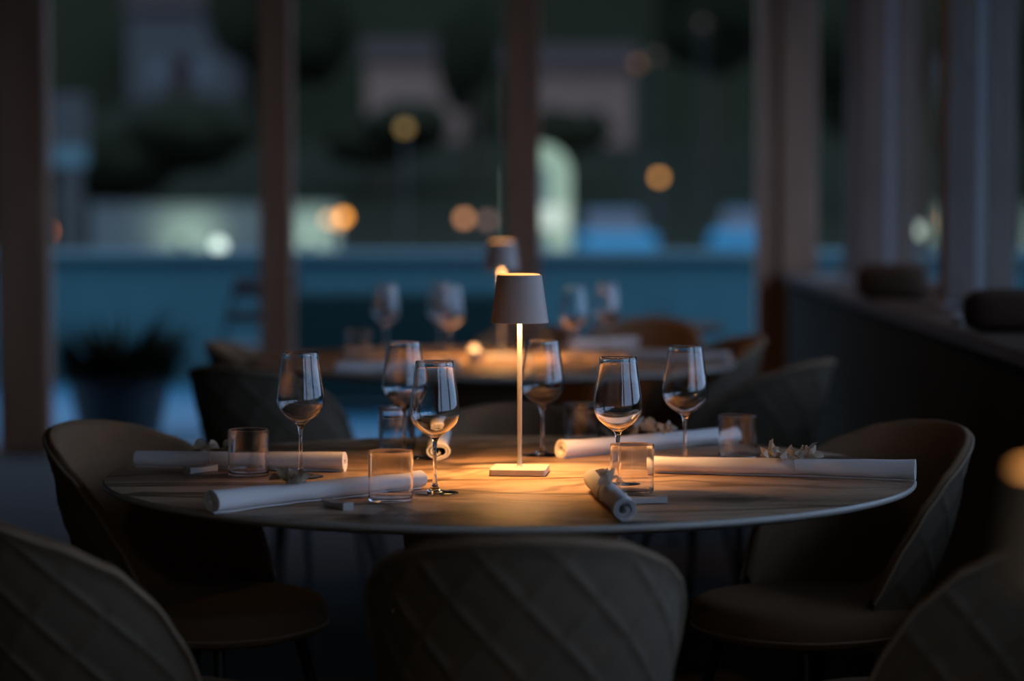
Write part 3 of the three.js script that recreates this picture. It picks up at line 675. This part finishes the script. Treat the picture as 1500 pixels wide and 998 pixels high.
far('street_lamp', 'olive yellow blurred lamp high in the second window bay', 593, 188, -42, 8, [0.9, 0.55, 0.1], 0.6, GY);
far('bollard_lamp', 'brightest orange blurred lamp of the cluster of three beside the left post', 503, 318, -36, 7, [1, 0.36, 0.03], 4.5, GY, 'orange lamps beyond the parapet');
far('bollard_lamp', 'lower orange blurred lamp of the cluster of three beside the left post', 499, 326, -40, 7, [1, 0.42, 0.12], 2.2, GY, 'orange lamps beyond the parapet');
far('bollard_lamp', 'paler orange blurred lamp, leftmost of the cluster of three', 482, 322, -44, 7, [1, 0.55, 0.22], 2.0, GY, 'orange lamps beyond the parapet');
far('bollard_lamp', 'salmon blurred lamp over the parapet left of the middle post', 680, 320, -38, 7, [1, 0.42, 0.16], 2, GY, 'orange lamps beyond the parapet');
far('bollard_lamp', 'dull pinkish blurred lamp beside the salmon one', 714, 323, -40, 7, [0.9, 0.5, 0.36], 0.6, GY, 'orange lamps beyond the parapet');
far('street_lamp', 'amber blurred lamp in the window bay right of the middle post', 965, 260, -48, 6, [1, 0.42, 0.08], 2.5, GY);
far('street_lamp', 'dim brown blurred lamp high right of the middle post', 933, 95, -70, 6, [1, 0.38, 0.08], 0.32, hillY(2.7, -70));
far('street_lamp', 'faint brown blurred lamp beside the dim one high up', 959, 84, -78, 6, [1, 0.4, 0.1], 0.08, hillY(3.4, -78));
far('street_lamp', 'faintest lamp near the top of the right hand bay', 1027, 37, -82, 6, [1, 0.45, 0.1], 0.06, hillY(5, -82));
far('street_lamp', 'white blurred globe lamp just over the parapet at the left', 320, 360, -19, 11, [0.8, 1, 0.88], 1.6, GY);
far('street_lamp', 'white blurred globe lamp seen through the side window', 1340, 338, -24, 10, [0.8, 1, 0.85], 1.8, GY);
far('street_lamp', 'small orange glow half hidden by the left edge post', 70, 339, -30, 6, [1, 0.25, 0.04], 2.5, GY);

{ // long low white wall washed by floodlights
  const t = thing('garden_wall', 'long low white wall washed with green-white light at the left', 'wall', [px(315, -48), GY, -48]);
  part('wall', bx(-2.35, 2.35, 0, 1.62, -0.12, 0.12, 0.02), M.whiteWall, t);
  part('cap', bx(-2.4, 2.4, 1.62, 1.68, -0.16, 0.16, 0.015), M.whiteWall, t);
  const flood = (label, X, k) => {
    const f = thing('flood_light', label, 'lamp', [px(X, -47), GY, -47], 0, 'flood lights at the white wall');
    part('spike', taper(V3(0, 0, 0), V3(0, 0.86, 0), 0.02, 0.02, 8), M.blackMetal, f);
    part('housing', bx(-0.1, 0.1, 0.84, 1.0, -0.02, 0.08, 0.01), M.blackMetal, f);
    part('lamp_face', bx(-0.09, 0.09, 0.85, 0.99, -0.03, -0.021), std({ color: lin(0.7, 0.8, 0.7), emissive: lin(0.75, 1, 0.8), emissiveIntensity: 1 }), f);
    const l = new THREE.SpotLight(lin(0.75, 1, 0.8), k, 0, 1.15, 0.9); l.name = 'flood'; l.position.set(0, 0.93, -0.06); l.target.position.set(0, 1.25, -1); l.shadow.radius = 3; l.castShadow = true;
    f.add(l, l.target);
  };
  flood('small flood light before the white wall, the left one', 268, 8);
  flood('small flood light before the white wall, the right one', 452, 9);
}
{ // arched lit kiosk window
  const z = -32, t = thing('arched_light_sign', 'tall arched pale green glowing sign just right of the middle post', 'sign', [px(790, z), GY, z]);
  const arch = (w, h, hole) => { const s = new THREE.Shape(); s.moveTo(-w, 0).lineTo(w, 0).lineTo(w, h - w).absarc(0, h - w, w, 0, Math.PI).lineTo(-w, 0); if (hole) { const p = new THREE.Path(); p.moveTo(-hole, 0.4).lineTo(hole, 0.4).lineTo(hole, h - w).absarc(0, h - w, hole, 0, Math.PI).lineTo(-hole, 0.4); s.holes.push(p); } return s; };
  const em = (r, g, b, k) => std({ color: lin(0.08, 0.09, 0.07), emissive: lin(r, g, b), emissiveIntensity: k, roughness: 0.6 });
  const ex = (s, d) => new THREE.ExtrudeGeometry(s, { depth: d, bevelEnabled: true, bevelSize: 0.01, bevelThickness: 0.01, bevelSegments: 2, curveSegments: 24 });
  part('arch_light', ex(arch(0.39, 2.5, 0.13), 0.12), em(0.68, 1, 0.7, 0.36), t);
  part('panel_light', ex(arch(0.13, 2.24), 0.03), em(0.35, 0.62, 0.75, 0.16), t);
  part('bar_light', bx(-0.36, 0.36, 1.42, 1.73, 0.13, 0.16, 0.01), em(0.85, 1, 0.85, 0.62), t);
}
{ // board on a post at the far left
  const z = -40, t = thing('post_sign', 'pale upright board on a post in the left window bay', 'sign', [px(104, z), GY, z]);
  part('post', bx(-0.17, 0.17, 0, 2.4, -0.05, 0.05, 0.01), M.houseGrey, t);
  part('board', bx(-0.29, 0.29, 2.62, 3.45, 0, 0.08, 0.01), M.houseGrey, t);
  part('lower_board', bx(-0.27, 0.27, 2.3, 2.62, 0, 0.09, 0.01), M.coping, t);
}
function car(label, x, z, turn, paint) {
  const t = thing('car', label, 'car', [x, GY, z], turn, 'parked cars beyond the parapet');
  const s = new THREE.Shape(); s.moveTo(-2.1, 0.28).lineTo(2.1, 0.28).lineTo(2.15, 0.6).quadraticCurveTo(2.1, 0.82, 1.8, 0.86).lineTo(0.95, 0.95).lineTo(-1.5, 0.98).quadraticCurveTo(-2.1, 0.95, -2.15, 0.65).closePath();
  const c = new THREE.Shape(); c.moveTo(-1.75, 0.95).lineTo(1.05, 0.93).lineTo(0.3, 1.42).quadraticCurveTo(-0.3, 1.52, -1.1, 1.42).closePath();
  const e = { bevelEnabled: true, bevelSize: 0.05, bevelThickness: 0.06, bevelSegments: 3, curveSegments: 8 };
  part('body', new THREE.ExtrudeGeometry(s, { ...e, depth: 1.56 }).translate(0, 0, -0.78), paint, t);
  part('cabin', new THREE.ExtrudeGeometry(c, { ...e, depth: 1.2 }).translate(0, 0, -0.6), M.darkGlass, t);
  part('roof', bx(-1.05, 0.25, 1.44, 1.5, -0.62, 0.62, 0.02), paint, t);
  for (const sx of [-1.3, 1.3]) for (const sz of [-0.74, 0.74]) part('wheel', new THREE.CylinderGeometry(0.32, 0.32, 0.2, 24).rotateX(Math.PI / 2).translate(sx, 0.32, sz), M.rubber, t);
}
car('pale blue parked car in the bay right of the middle post', px(895, -58), -58, -Math.PI / 2 + 0.1, M.carBlue);
car('pale blue parked car near the corner post', px(1098, -62), -62, -Math.PI / 2 - 0.15, M.carBlue);

scene.traverse((o) => { if (o.isMesh) { o.castShadow = true; o.receiveShadow = true; } });
renderer.render(scene, camera);
